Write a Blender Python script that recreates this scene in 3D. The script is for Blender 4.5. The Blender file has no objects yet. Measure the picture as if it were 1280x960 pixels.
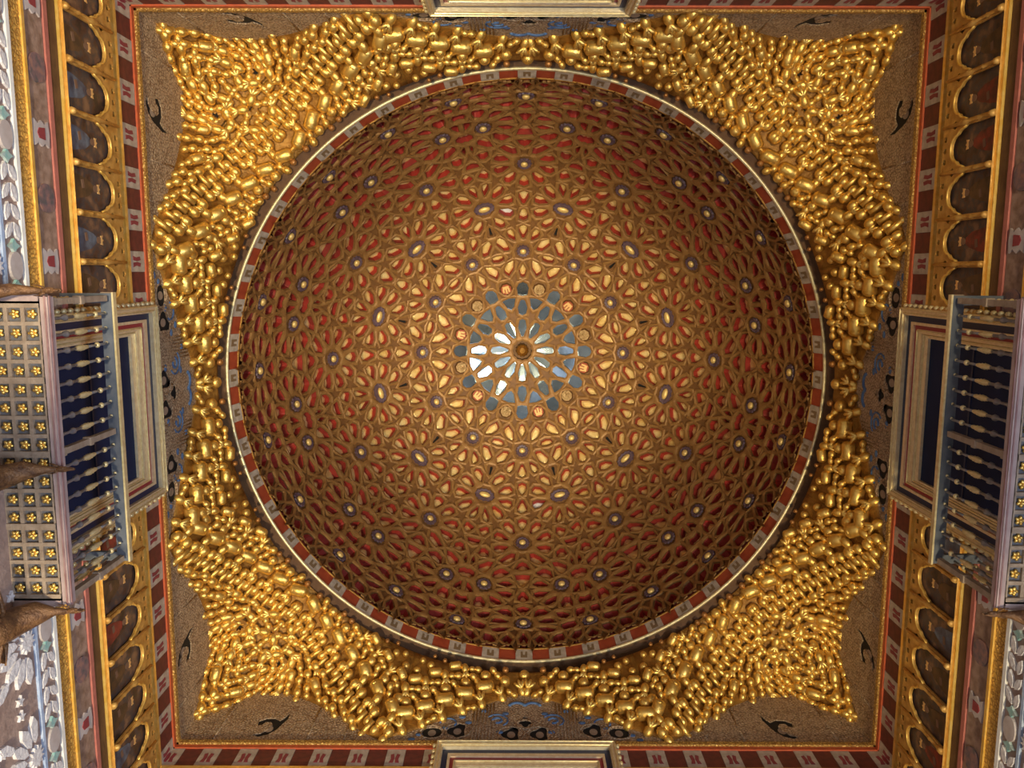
import bpy, bmesh, math, random
from math import sin, cos, tan, pi, radians, atan2, sqrt, hypot
from mathutils import Vector, Matrix, geometry

random.seed(11)
C = bpy.context.scene.collection
S = bpy.context.scene
ZC = 1.6                                   # camera height above the floor; heights below are measured from the camera

# ------------------------------------------------------------------ camera
def rotm(rx, ry, rz):
    return (Matrix.Rotation(rz, 3, 'Z') @ Matrix.Rotation(ry, 3, 'Y') @ Matrix.Rotation(rx, 3, 'X'))
FPX = 1012.65
Rcv = rotm(0.1387, 0.0018, 0.0031)         # world -> lens frame (x right, y down, z forward)
camd = bpy.data.cameras.new('camera'); cam = bpy.data.objects.new('camera', camd); C.objects.link(cam)
camd.sensor_fit = 'HORIZONTAL'; camd.sensor_width = 36.0; camd.lens = FPX / 1280 * 36.0
camd.clip_end = 100; camd.clip_start = 0.05
Rw = Rcv.transposed() @ Matrix(((1, 0, 0), (0, -1, 0), (0, 0, -1)))
cam.matrix_world = Matrix.Translation((-0.1916, -1.7155, ZC)) @ Rw.to_4x4()
S.camera = cam

# ------------------------------------------------------------------ world, lights, exposure
w = bpy.data.worlds.new('sky'); S.world = w; w.use_nodes = True
w.node_tree.nodes['Background'].inputs[0].default_value = (0.62, 0.78, 1.0, 1)
w.node_tree.nodes['Background'].inputs[1].default_value = 1.2
S.view_settings.view_transform = 'Standard'; S.view_settings.look = 'None'
S.view_settings.gamma = 1; S.view_settings.use_curve_mapping = False
S.view_settings.exposure = 0.0

def area(name, loc, aim, sx, sy, power, col):
    d = bpy.data.lights.new(name, 'AREA'); d.shape = 'RECTANGLE'; d.size = sx; d.size_y = sy
    d.energy = power; d.color = col
    o = bpy.data.objects.new(name, d); C.objects.link(o); o.location = loc
    o.rotation_euler = (Vector(aim) - Vector(loc)).to_track_quat('-Z', 'Y').to_euler()
    return o
def spot(name, loc, aim, power, col, deg, blend, rad=0.12):
    d = bpy.data.lights.new(name, 'SPOT'); d.energy = power; d.color = col; d.spot_size = radians(deg); d.spot_blend = blend; d.shadow_soft_size = rad
    o = bpy.data.objects.new(name, d); C.objects.link(o); o.location = loc
    o.rotation_euler = (Vector(aim) - Vector(loc)).to_track_quat('-Z', 'Y').to_euler(); return o
area('daylight_right_door', (4.95, 0.4, 2.0), (-5, -0.6, 6.6), 3.0, 3.6, 780, (0.70, 0.82, 1.0))
area('cool_fill_left', (-4.95, 0.6, 2.2), (5, 1.5, 6.0), 4.4, 4.0, 60, (0.72, 0.80, 1.0))  # added cool fill before the solid left wall, no door is cut here
area('cool_fill_back', (0, -4.95, 2.2), (0, 5, 6.5), 4.2, 4.0, 30, (0.66, 0.78, 1.0))  # added weak cool fill, the back wall has no opening
spot('dome_uplight', (0.3, 0.5, 0.3), (-0.05, -0.1, 17), 9000, (1.0, 0.82, 0.48), 29, 1.0, 0.2)
spot('corner_uplight', (-2.6, -2.3, 0.5), (-4.0, -3.9, 13.2), 4900, (1.0, 0.84, 0.54), 46, 0.8, 0.35)
spot('corner_uplight', (-3.2, 2.7, 0.5), (-4.1, 3.8, 13.2), 4300, (1.0, 0.84, 0.54), 46, 0.8, 0.35)
spot('corner_uplight', (3.5, -3.5, 0.5), (3.6, -3.9, 13.2), 2600, (1.0, 0.80, 0.46), 44, 0.8, 0.35)
spot('corner_uplight', (3.5, 3.4, 0.5), (3.6, 3.8, 13.2), 2900, (1.0, 0.82, 0.48), 44, 0.8, 0.35)

# ------------------------------------------------------------------ materials
def mat(name, col, rough=0.6, metal=0.0, col2=None, scale=8.0, bump=0.0, bscale=None, spec=0.5, detail=5, lo=0.35, hi=0.65, randcol=None):
    m = bpy.data.materials.new(name); m.use_nodes = True
    nt = m.node_tree; b = nt.nodes['Principled BSDF']
    b.inputs['Roughness'].default_value = rough; b.inputs['Metallic'].default_value = metal
    b.inputs['Specular IOR Level'].default_value = spec
    b.inputs['Base Color'].default_value = (*col, 1)
    tc = nt.nodes.new('ShaderNodeTexCoord')
    if col2:
        n = nt.nodes.new('ShaderNodeTexNoise'); n.inputs['Scale'].default_value = scale; n.inputs['Detail'].default_value = detail
        nt.links.new(tc.outputs['Object'], n.inputs['Vector'])
        if randcol:
            oi = nt.nodes.new('ShaderNodeObjectInfo'); ad = nt.nodes.new('ShaderNodeVectorMath'); ad.operation = 'ADD'
            mu = nt.nodes.new('ShaderNodeMath'); mu.operation = 'MULTIPLY'; mu.inputs[1].default_value = 50
            nt.links.new(oi.outputs['Random'], mu.inputs[0]); nt.links.new(mu.outputs[0], ad.inputs[0])
            nt.links.new(tc.outputs['Object'], ad.inputs[1]); nt.links.new(ad.outputs[0], n.inputs['Vector'])
        r = nt.nodes.new('ShaderNodeValToRGB')
        r.color_ramp.elements[0].position = lo; r.color_ramp.elements[1].position = hi
        r.color_ramp.elements[0].color = (*col, 1); r.color_ramp.elements[1].color = (*col2, 1)
        if randcol:
            for k, cc in enumerate(randcol):
                e = r.color_ramp.elements.new(lo + (hi - lo) * (k + 1) / (len(randcol) + 1)); e.color = (*cc, 1)
        nt.links.new(n.outputs['Fac'], r.inputs['Fac']); nt.links.new(r.outputs['Color'], b.inputs['Base Color'])
    if bump:
        n2 = nt.nodes.new('ShaderNodeTexNoise'); n2.inputs['Scale'].default_value = bscale or scale * 3; n2.inputs['Detail'].default_value = 4
        nt.links.new(tc.outputs['Object'], n2.inputs['Vector'])
        bp = nt.nodes.new('ShaderNodeBump'); bp.inputs['Strength'].default_value = bump; bp.inputs['Distance'].default_value = 0.03
        nt.links.new(n2.outputs['Fac'], bp.inputs['Height']); nt.links.new(bp.outputs['Normal'], b.inputs['Normal'])
    return m

def carved(name, col, col2, scale=16, bump=0.8, rough=0.7, metal=0.0, kind='CELL'):
    """fine carved plaster or gilt relief: voronoi height with a darker colour in the hollows"""
    m = bpy.data.materials.new(name); m.use_nodes = True
    nt = m.node_tree; b = nt.nodes['Principled BSDF']
    b.inputs['Roughness'].default_value = rough; b.inputs['Metallic'].default_value = metal
    tc = nt.nodes.new('ShaderNodeTexCoord'); v = nt.nodes.new('ShaderNodeTexVoronoi')
    v.feature = 'DISTANCE_TO_EDGE'; v.inputs['Scale'].default_value = scale
    n = nt.nodes.new('ShaderNodeTexNoise'); n.inputs['Scale'].default_value = scale * 0.6; n.inputs['Detail'].default_value = 6
    nt.links.new(tc.outputs['Object'], v.inputs['Vector']); nt.links.new(tc.outputs['Object'], n.inputs['Vector'])
    mx = nt.nodes.new('ShaderNodeMath'); mx.operation = 'MULTIPLY_ADD'; mx.inputs[1].default_value = 2.2
    nt.links.new(v.outputs['Distance'], mx.inputs[0]); 
    m2 = nt.nodes.new('ShaderNodeMath'); m2.operation = 'MULTIPLY_ADD'; m2.inputs[1].default_value = 1.0; m2.inputs[2].default_value = -0.25
    nt.links.new(n.outputs['Fac'], m2.inputs[0]); nt.links.new(m2.outputs[0], mx.inputs[2])
    r = nt.nodes.new('ShaderNodeValToRGB'); r.color_ramp.elements[0].position = 0.2; r.color_ramp.elements[1].position = 0.75
    r.color_ramp.elements[0].color = (*col, 1); r.color_ramp.elements[1].color = (*col2, 1)
    nt.links.new(mx.outputs[0], r.inputs['Fac']); nt.links.new(r.outputs['Color'], b.inputs['Base Color'])
    bp = nt.nodes.new('ShaderNodeBump'); bp.inputs['Strength'].default_value = bump; bp.inputs['Distance'].default_value = 0.02
    nt.links.new(mx.outputs[0], bp.inputs['Height']); nt.links.new(bp.outputs['Normal'], b.inputs['Normal'])
    return m

M = {}
M['gold'] = mat('gilding', (0.85, 0.52, 0.11), 0.36, 0.82, (0.95, 0.66, 0.20), 9, 0.2, 30)
M['gold_deep'] = mat('gilding_shade_tone', (0.26, 0.115, 0.018), 0.5, 0.5, (0.42, 0.21, 0.04), 7, 0.5, 25)  # darker copy of the gilding, shade between the pieces put into the colour
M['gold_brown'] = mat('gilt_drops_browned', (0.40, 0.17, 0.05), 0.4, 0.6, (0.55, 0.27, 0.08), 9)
M['gold_pale'] = mat('pale_gilt_moulding', (0.72, 0.58, 0.30), 0.4, 0.45, (0.85, 0.74, 0.45), 20)
M['gold_line'] = mat('bright_gilt_fillet', (0.85, 0.52, 0.10), 0.35, 0.55, (0.95, 0.66, 0.2), 14)
M['strap'] = mat('gilt_timber_strap', (0.26, 0.125, 0.038), 0.5, 0.2, (0.36, 0.19, 0.06), 6, 0.2, 40)
M['frame_dark'] = mat('dark_brown_timber', (0.16, 0.07, 0.02), 0.6, 0.1, (0.22, 0.1, 0.03), 10)  # darker brown for set-back frames, small holes and backing
M['red'] = mat('red_painted_coffer_side', (0.38, 0.032, 0.02), 0.55, 0.0, (0.24, 0.025, 0.018), 3)
M['coffer_gold'] = mat('gilt_coffer_bottom', (0.80, 0.54, 0.17), 0.45, 0.35, (0.95, 0.74, 0.34), 4, 0.15, 20)
M['purple'] = mat('dark_violet_star', (0.085, 0.05, 0.075), 0.5, 0.0, (0.14, 0.09, 0.12), 8)
M['black'] = mat('hole_darkness', (0.006, 0.005, 0.006), 0.8)  # black colour stands in for the dark inside holes and openings
M['mirror'] = mat('bluish_mirror_glass', (0.34, 0.42, 0.48), 0.09, 0.9, (0.24, 0.31, 0.36), 2.5, 0.05, 3)
M['plaster'] = carved('carved_brown_plaster', (0.22, 0.13, 0.07), (0.56, 0.40, 0.25), 22)
M['plaster_low'] = mat('plain_plaster', (0.50, 0.44, 0.38), 0.8, 0, (0.42, 0.36, 0.3), 3, 0.2)
M['rim_brown'] = mat('dark_brown_soffit', (0.10, 0.042, 0.014), 0.75, 0, (0.15, 0.07, 0.024), 5, 0.3)
M['frieze_red'] = mat('maroon_frieze_block', (0.11, 0.025, 0.02), 0.6, 0, (0.18, 0.035, 0.025), 12)
M['rim_red'] = mat('brick_red_frieze_block', (0.42, 0.07, 0.025), 0.55, 0, (0.34, 0.05, 0.02), 12)
M['frieze_white'] = mat('pale_frieze_block', (0.42, 0.34, 0.26), 0.6, 0, (0.56, 0.47, 0.38), 12)
M['crest'] = mat('maroon_crest_paint', (0.26, 0.04, 0.05), 0.6)
M['crest_dark'] = mat('brown_crest_paint', (0.22, 0.14, 0.07), 0.6)
M['orange_red'] = mat('orange_red_moulding', (0.55, 0.10, 0.035), 0.5, 0, (0.42, 0.08, 0.03), 20)
M['ochre'] = carved('gilt_foliage_relief', (0.30, 0.15, 0.04), (0.62, 0.38, 0.10), 22, 0.7, 0.5, 0.35)
M['tracery'] = mat('gilt_tracery', (0.52, 0.27, 0.06), 0.45, 0.4, (0.70, 0.42, 0.12), 10, 0.3, 30)
M['pink'] = mat('rose_painted_fillet', (0.48, 0.16, 0.13), 0.55, 0, (0.40, 0.13, 0.11), 15)
M['painted'] = mat('faded_painted_band', (0.20, 0.12, 0.085), 0.65, 0, (0.36, 0.24, 0.19), 9, 0.2)
M['roundel'] = mat('dim_painted_roundel', (0.10, 0.09, 0.10), 0.6, 0, (0.30, 0.16, 0.13), 12, randcol=[(0.2, 0.12, 0.13)])
M['portrait'] = mat('dark_oil_painting', (0.035, 0.022, 0.018), 0.5, 0, (0.22, 0.12, 0.07), 6, randcol=[(0.09, 0.04, 0.025), (0.06, 0.05, 0.055), (0.13, 0.07, 0.045)])
M['robe_red'] = mat('painted_red_robe', (0.30, 0.045, 0.025), 0.6, 0, (0.10, 0.03, 0.02), 9)
M['robe_brown'] = mat('painted_brown_robe', (0.15, 0.075, 0.03), 0.6, 0, (0.07, 0.04, 0.02), 9)
M['robe_blue'] = mat('painted_slate_robe', (0.14, 0.17, 0.22), 0.6, 0, (0.07, 0.06, 0.08), 9)
M['skin'] = mat('painted_face', (0.20, 0.11, 0.07), 0.6)
M['lace_white'] = mat('white_plaster_petal', (0.56, 0.54, 0.58), 0.6, 0, (0.74, 0.72, 0.76), 14, 0.4, 30)
M['lace_ground'] = mat('rosy_brown_plaster_ground', (0.25, 0.17, 0.15), 0.7, 0, (0.34, 0.24, 0.21), 9, 0.3)
M['white'] = mat('white_fillet_and_glare', (0.72, 0.72, 0.72), 0.5, 0, (0.8, 0.8, 0.82), 12)  # fillet paint, also used as painted glare on coffer bottoms
M['blue_pale'] = mat('pale_blue_fillet', (0.30, 0.40, 0.62), 0.5, 0, (0.45, 0.55, 0.75), 12)
M['teal'] = mat('worn_teal_paint', (0.20, 0.42, 0.42), 0.6, 0, (0.4, 0.5, 0.5), 14)
M['roundel_stone'] = mat('grey_rose_roundel', (0.42, 0.36, 0.36), 0.5, 0, (0.5, 0.45, 0.46), 8)
M['blue'] = mat('blue_painted_relief', (0.06, 0.12, 0.28), 0.65, 0, (0.12, 0.22, 0.40), 12)
M['navy'] = mat('navy_frame_paint', (0.012, 0.022, 0.07), 0.5)
M['opening'] = mat('dark_blue_window_glass', (0.010, 0.018, 0.055), 0.5, 0, (0.014, 0.025, 0.075), 1.5, spec=0.08)
M['cream'] = mat('cream_gilt_moulding', (0.78, 0.62, 0.38), 0.36, 0.35, (0.9, 0.77, 0.52), 16, 0.2, 40)
M['crimson'] = mat('crimson_strip', (0.34, 0.035, 0.045), 0.5)
M['timber'] = mat('grey_brown_timber', (0.26, 0.19, 0.14), 0.6, 0, (0.38, 0.29, 0.22), 7, 0.3, 30)
M['beam'] = mat('mauve_brown_beam', (0.34, 0.25, 0.25), 0.55, 0, (0.44, 0.33, 0.32), 6, 0.2)
M['beam_edge'] = mat('dull_red_beam_edge', (0.24, 0.12, 0.12), 0.55, 0, (0.34, 0.2, 0.2), 8)
M['coffer_blue'] = mat('slate_coffer_ground', (0.10, 0.11, 0.14), 0.6, 0, (0.16, 0.15, 0.16), 9)
M['rail'] = mat('blue_grey_rail', (0.08, 0.10, 0.14), 0.5, 0, (0.13, 0.145, 0.18), 9)
M['iron'] = mat('grey_baluster_iron', (0.20, 0.20, 0.24), 0.4, 0.5, (0.3, 0.29, 0.3), 12)
M['dragon'] = mat('dark_gilt_dragon', (0.10, 0.045, 0.022), 0.5, 0.25, (0.24, 0.12, 0.05), 14, 0.6, 40)
M['floor'] = mat('pale_marble_floor', (0.45, 0.40, 0.34), 0.3, 0, (0.55, 0.5, 0.44), 2)
M['lion'] = mat('ochre_medallion', (0.34, 0.20, 0.08), 0.5, 0.2, (0.5, 0.34, 0.16), 12, 0.5, 30)
M['castle_red'] = mat('red_medallion_ground', (0.36, 0.06, 0.02), 0.5)
M['castle_gold'] = mat('pale_gold_castle', (0.80, 0.50, 0.20), 0.45, 0.3)

# ------------------------------------------------------------------ mesh helpers
class MB:
    def __init__(s): s.v = []; s.f = []; s.m = []
    def add(s, vs, fs, mi=0):
        k = len(s.v); s.v += [tuple(v) for v in vs]; s.f += [tuple(i + k for i in f) for f in fs]; s.m += [mi] * len(fs)
    def box(s, x0, x1, y0, y1, z0, z1, mi=0):
        s.add([(x0, y0, z0), (x1, y0, z0), (x1, y1, z0), (x0, y1, z0), (x0, y0, z1), (x1, y0, z1), (x1, y1, z1), (x0, y1, z1)],
              [(0, 3, 2, 1), (4, 5, 6, 7), (0, 1, 5, 4), (1, 2, 6, 5), (2, 3, 7, 6), (3, 0, 4, 7)], mi)
    def plate(s, outer, holes, y0, y1, mi=0, side=None):
        """polygon with holes in the x,z plane, thick from y0 to y1 (front)"""
        loops = [outer] + list(holes)
        pts = [p for l in loops for p in l]
        ed = []; k = 0
        for l in loops:
            ed += [(k + i, k + (i + 1) % len(l)) for i in range(len(l))]; k += len(l)
        vo, _, fo, ov, _, _ = geometry.delaunay_2d_cdt([Vector(p) for p in pts], ed, [], 0, 1e-7)
        mp = [o_[0] if o_ else 0 for o_ in ov]; tris = []
        def pin(x, y, l):
            c = False; j = len(l) - 1
            for i in range(len(l)):
                if (l[i][1] > y) != (l[j][1] > y) and x < (l[j][0] - l[i][0]) * (y - l[i][1]) / (l[j][1] - l[i][1]) + l[i][0]: c = not c
                j = i
            return c
        for t in fo:
            cx = sum(vo[i].x for i in t) / 3; cy = sum(vo[i].y for i in t) / 3
            if pin(cx, cy, outer) and not any(pin(cx, cy, h) for h in holes): tris.append(tuple(mp[i] for i in t))
        n = len(pts)
        vs = [(p[0], y0, p[1]) for p in pts] + [(p[0], y1, p[1]) for p in pts]
        fs = [tuple(t) for t in tris] + [tuple(i + n for i in reversed(t)) for t in tris]
        s.add(vs, fs, mi)
        k = 0; sf = []
        for l in loops:
            for i in range(len(l)):
                a, b = k + i, k + (i + 1) % len(l); sf.append((a, b, b + n, a + n))
            k += len(l)
        s.add(vs, sf, mi if side is None else side)
    def tube(s, pts, rad, seg=8, mi=0):
        rs = rad if isinstance(rad, (list, tuple)) else [rad] * len(pts)
        P = [Vector(p) for p in pts]; rings = []
        up = None
        for i, p in enumerate(P):
            d = (P[min(i + 1, len(P) - 1)] - P[max(i - 1, 0)]).normalized()
            if up is None: up = d.orthogonal().normalized()
            up = (up - d * up.dot(d)).normalized(); b = d.cross(up)
            rings.append([p + (up * cos(2 * pi * k / seg) + b * sin(2 * pi * k / seg)) * rs[i] for k in range(seg)])
        vs = [v for r in rings for v in r]; fs = []
        for i in range(len(P) - 1):
            for k in range(seg):
                fs.append((i * seg + k, i * seg + (k + 1) % seg, (i + 1) * seg + (k + 1) % seg, (i + 1) * seg + k))
        fs.append(tuple(reversed(range(seg)))); fs.append(tuple((len(P) - 1) * seg + k for k in range(seg)))
        s.add(vs, fs, mi)
    def ell(s, c, ax, ay, az, nu=8, nv=5, rot=None, mi=0):
        vs = []; c = Vector(c); R = rot or Matrix.Identity(3)
        for j in range(1, nv):
            t = pi * j / nv
            for i in range(nu):
                a = 2 * pi * i / nu; vs.append(c + R @ Vector((ax * cos(t), ay * sin(t) * cos(a), az * sin(t) * sin(a))))
        vs.append(c + R @ Vector((ax, 0, 0))); vs.append(c + R @ Vector((-ax, 0, 0)))
        n = nu * (nv - 1); fs = []
        for j in range(nv - 2):
            for i in range(nu):
                a = j * nu + i; b = j * nu + (i + 1) % nu; fs.append((a, b, b + nu, a + nu))
        for i in range(nu):
            fs.append((n, (i + 1) % nu, i)); fs.append((n + 1, (nv - 2) * nu + i, (nv - 2) * nu + (i + 1) % nu))
        s.add(vs, fs, mi)
    def data(s, name, mats, smooth=False):
        me = bpy.data.meshes.new(name); me.from_pydata(s.v, [], s.f)
        for m in mats: me.materials.append(M[m])
        me.polygons.foreach_set('material_index', s.m)
        bm = bmesh.new(); bm.from_mesh(me); bmesh.ops.remove_doubles(bm, verts=bm.verts, dist=1e-5)
        bmesh.ops.recalc_face_normals(bm, faces=bm.faces); bm.to_mesh(me); bm.free()
        if smooth: me.polygons.foreach_set('use_smooth', [True] * len(me.polygons))
        me.update(); return me
    def make(s, name, mats, parent=None, smooth=False, mtx=None):
        return link(name, s.data(name, mats, smooth), parent, mtx)

def link(name, me, parent=None, mtx=None):
    o = bpy.data.objects.new(name, me); C.objects.link(o)
    if parent: o.parent = parent
    if mtx is not None: o.matrix_local = mtx
    return o
def empty(name, label, cat, mtx=None, group=None):
    o = bpy.data.objects.new(name, None); C.objects.link(o); o.empty_display_size = 0.2
    if mtx is not None: o.matrix_world = mtx
    o['label'] = label; o['category'] = cat
    if group: o['group'] = group
    return o
def boxp(name, m, x0, x1, y0, y1, z0, z1, parent):
    b = MB(); b.box(x0, x1, y0, y1, z0, z1); return b.make(name, [m], parent)
def ngon(cx, cz, rx, rz, n, a0=0.0):
    return [(cx + rx * cos(a0 + 2 * pi * i / n), cz + rz * sin(a0 + 2 * pi * i / n)) for i in range(n)]

WALLS = {'left': Matrix.Translation((-5, 0, ZC)) @ Matrix.Rotation(-pi / 2, 4, 'Z'),
         'right': Matrix.Translation((5, 0, ZC)) @ Matrix.Rotation(pi / 2, 4, 'Z'),
         'back': Matrix.Translation((0, -5, ZC)),
         'front': Matrix.Translation((0, 5, ZC)) @ Matrix.Rotation(pi, 4, 'Z')}
PLACE = {'left': 'left', 'right': 'right', 'back': 'top', 'front': 'bottom'}

# ------------------------------------------------------------------ room shell
HB = [(0, 12.2), (0.4, 11.95), (1, 11.55), (1.7, 11.05), (2.1, 10.82), (2.4, 11.05), (2.7, 11.4), (3.3, 11.85), (3.9, 12.22),
      (4.35, 12.2), (4.6, 11.95), (4.8, 11.65), (5, 11.35), (9, 11.35)]
def hb(s):
    s = abs(s)
    for (a, ha), (b, hh) in zip(HB, HB[1:]):
        if s <= b: return ha + (hh - ha) * (s - a) / (b - a)
    return 11.35

b = MB(); b.box(-5.4, 5.4, -5.4, 5.4, -0.2, 0); fl = b.make('floor', ['floor']); fl['kind'] = 'structure'
walls = {}
for side, mw in WALLS.items():
    b = MB()
    door = [(-1.7, -1.59), (1.7, -1.59), (1.7, 1.6)] + [(1.7 * cos(a), 1.6 + 1.2 * sin(a)) for a in [pi * k / 12 for k in range(1, 12)]] + [(-1.7, 1.6)]
    holes = [door] if side == 'right' else []
    win = [(-0.5, 8.0), (0.5, 8.0), (0.5, 9.5), (-0.5, 9.5)]
    b.plate([(-5.02, -1.6), (5.02, -1.6), (5.02, 12.9), (-5.02, 12.9)], holes + [win], -0.35, 0)
    wl = b.make('wall_' + side, ['plaster_low']); wl.matrix_world = mw; wl['kind'] = 'structure'; walls[side] = wl

# ceiling: flat brown soffit ring around the foot of the dome
RIM, HRIM = 4.742, 12.754
b = MB(); N = 144; vs = []; fs = []
for i in range(N):
    a = 2 * pi * i / N; k = 5.35 / max(abs(cos(a)), abs(sin(a)))
    for (r, z) in ((4.76, HRIM - 0.01), (4.98, HRIM - 0.07), (k, HRIM - 0.06), (k, HRIM + 0.2), (4.76, HRIM + 0.2)):
        vs.append((r * cos(a), r * sin(a), z + ZC))
for i in range(N):
    for j in range(5):
        a, c = i * 5 + j, ((i + 1) % N) * 5 + j; a2, c2 = i * 5 + (j + 1) % 5, ((i + 1) % N) * 5 + (j + 1) % 5
        fs.append((a, c, c2, a2))
b.add(vs, fs); ceil = b.make('ceiling', ['rim_brown']); ceil['kind'] = 'structure'

# ------------------------------------------------------------------ dome
DR, DH, DV = 4.62, 13.10, 4.49
def dpt(u, off=0.0):                       # u: unit direction from the dome's centre
    return ((DR + off) * u.x, (DR + off) * u.y, DH + (DV + off) * u.z + ZC)
def udir(al, ph):
    al = radians(al); ph = radians(ph); return Vector((sin(al) * cos(ph), sin(al) * sin(ph), cos(al)))
SITES = [  # alpha, azimuth in the half sector 0..15, kind
    (0, 0, 'hub'), (6.4, 0, 'glass'), (11.7, 0, 'glass'), (12.9, 15, 'glass_small'), (17.0, 0, 'glass'), (17.2, 15, 'medallion'),
    (21.8, 0, 'c'), (22.3, 8.4, 'c'), (25.9, 15, 'long'), (27.3, 0, 'boss'), (32.4, 6.3, 'c'), (29.4, 11.2, 'c'), (33.2, 0, 'c'),
    (35.5, 10.0, 'c'), (34.2, 15, 'dark'), (37.0, 0, 'c'), (41.0, 15, 'boss2'), (38.6, 6.2, 'c'), (42.3, 5.6, 'c'), (43.4, 0, 'c'),
    (45.3, 8.8, 'c'), (47.0, 12.9, 'c'), (47.5, 0, 'c'), (49.2, 4.7, 'c'), (52.0, 7.2, 'c'), (55.6, 7.1, 'c'), (58.6, 4.2, 'c'),
    (60.6, 0, 'c'), (53.6, 0, 'boss'), (51.2, 12.4, 'c'), (57.6, 11.0, 'c'), (55.0, 15, 'star'), (61.6, 10.6, 'c'), (63.4, 6.2, 'c'), (64.6, 0, 'c'),
    (60.4, 14.7, 'c'), (64.8, 15, 'c'), (67.6, 10.0, 'boss'), (66.6, 4.4, 'c'), (70.0, 4.2, 'c'), (71.3, 0, 'c'), (73.0, 6.6, 'c'),
    (74.2, 10.3, 'c'), (69.6, 14.9, 'c'), (75.2, 0, 'c'), (76.3, 4.2, 'c'), (73.9, 15, 'c'), (78.2, 9.2, 'c'), (80.6, 0, 'boss'),
    (79.6, 5.8, 'c'), (78.2, 13.6, 'c'), (83.2, 5.4, 'c'), (82.4, 10.2, 'c'), (82.4, 15, 'boss'), (85.9, 0, 'c'), (86.4, 3.6, 'c'),
    (87.0, 7.6, 'c'), (86.8, 11.4, 'c'), (87.4, 15, 'c')]
sites = []
for al, ph, k in SITES:
    if k == 'hub': sites.append((Vector((0, 0, 1)), al, 0, k, 0)); continue
    for q in range(12):
        for sg in ((1, -1) if 0 < ph < 15 else (1,)):
            sites.append((udir(al, q * 30 + sg * ph), al, q * 30 + sg * ph, k, q))
nreal = len(sites)
for (u, al, ph, k, q) in list(sites):
    if al > 77: sites.append((udir(180.4 - al, ph), 180.4 - al, ph, 'ghost', q))
flat = [Vector((2 * tan(radians(a) / 2) * cos(radians(p)), 2 * tan(radians(a) / 2) * sin(radians(p)))) for (_, a, p, _, _) in sites]
_, _, tri, _, _, _ = geometry.delaunay_2d_cdt(flat, [], [], 0, 1e-7)
# circumcentres, merged where close
cc = []
for t in tri:
    A, B_, C_ = [sites[i][0] for i in t]
    n = (B_ - A).cross(C_ - A)
    n = n.normalized() if n.length > 1e-12 else A.copy()
    if n.dot(A) < 0: n.negate()
    cc.append(n)
par = list(range(len(cc)))
def find(i):
    while par[i] != i: par[i] = par[par[i]]; i = par[i]
    return i
edge_t = {}
for ti, t in enumerate(tri):
    for a, c in ((0, 1), (1, 2), (2, 0)):
        edge_t.setdefault(frozenset((t[a], t[c])), []).append(ti)
for e, ts in edge_t.items():
    if len(ts) == 2 and (cc[ts[0]] - cc[ts[1]]).length < 0.016: par[find(ts[0])] = find(ts[1])
grp = {}
for i in range(len(cc)): grp.setdefault(find(i), []).append(i)
vpos = {r: sum((cc[i] for i in g), Vector()).normalized() for r, g in grp.items()}
st = {}
for ti, t in enumerate(tri):
    for i in t: st.setdefault(i, set()).add(find(ti))
HEX = {}                                   # interlace points
mids = {}
cells = {}
THETA = radians(25)
def frame(u):
    e1 = Vector((0, 0, 1)).cross(u)
    e1 = e1.normalized() if e1.length > 1e-5 else Vector((1, 0, 0))
    return e1, u.cross(e1)
def isect(p, d, q, e):
    den = d[0] * e[1] - d[1] * e[0]
    if abs(den) < 1e-9: return None
    t = ((q[0] - p[0]) * e[1] - (q[1] - p[1]) * e[0]) / den
    return (p[0] + d[0] * t, p[1] + d[1] * t), t
for i in range(len(sites)):
    u, al = sites[i][0], sites[i][1]
    if i >= nreal and al > 100: continue
    e1, e2 = frame(u)
    vs_ = [(v, (vpos[v] / vpos[v].dot(u)).dot(e1), (vpos[v] / vpos[v].dot(u)).dot(e2)) for v in st[i]]
    if max(hypot(a[1], a[2]) for a in vs_) > 0.3: continue
    vs_.sort(key=lambda a: atan2(a[2], a[1]))
    n = len(vs_); P = [(a[1], a[2]) for a in vs_]; md = []; ey = []
    for k in range(n):
        key = frozenset((vs_[k][0], vs_[(k + 1) % n][0]))
        m = (vpos[vs_[k][0]] + vpos[vs_[(k + 1) % n][0]]).normalized(); mids[key] = m
        g = m / m.dot(u); md.append((g.dot(e1), g.dot(e2)))
        d = (P[(k + 1) % n][0] - P[k][0], P[(k + 1) % n][1] - P[k][1]); L = hypot(*d) or 1; ey.append((d[0] / L, d[1] / L))
    poly = []; keys = []
    for k in range(n):                     # CCW; the ray leaving edge k toward vertex k+1 meets the ray leaving edge k+1 toward it
        k2 = (k + 1) % n
        c, s_ = cos(THETA), sin(THETA)
        d = (ey[k][0] * c - ey[k][1] * s_, ey[k][0] * s_ + ey[k][1] * c)
        e = (-ey[k2][0] * c - ey[k2][1] * s_, ey[k2][0] * s_ - ey[k2][1] * c)
        r = isect(md[k], d, md[k2], e)
        V = P[k2]
        x = (V[0] * 0.86, V[1] * 0.86)
        if r and r[1] > 0:
            x = r[0]
            dv = hypot(V[0], V[1]); dx = hypot(*x)
            if dx > dv * 0.93 or dx < dv * 0.45: x = (V[0] * 0.86, V[1] * 0.86)
        HEX[(i, vs_[k2][0])] = (u + e1 * x[0] + e2 * x[1]).normalized()
        poly.append(md[k]); poly.append(x)
    cells[i] = (u, e1, e2, poly, [v[0] for v in vs_])
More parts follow.
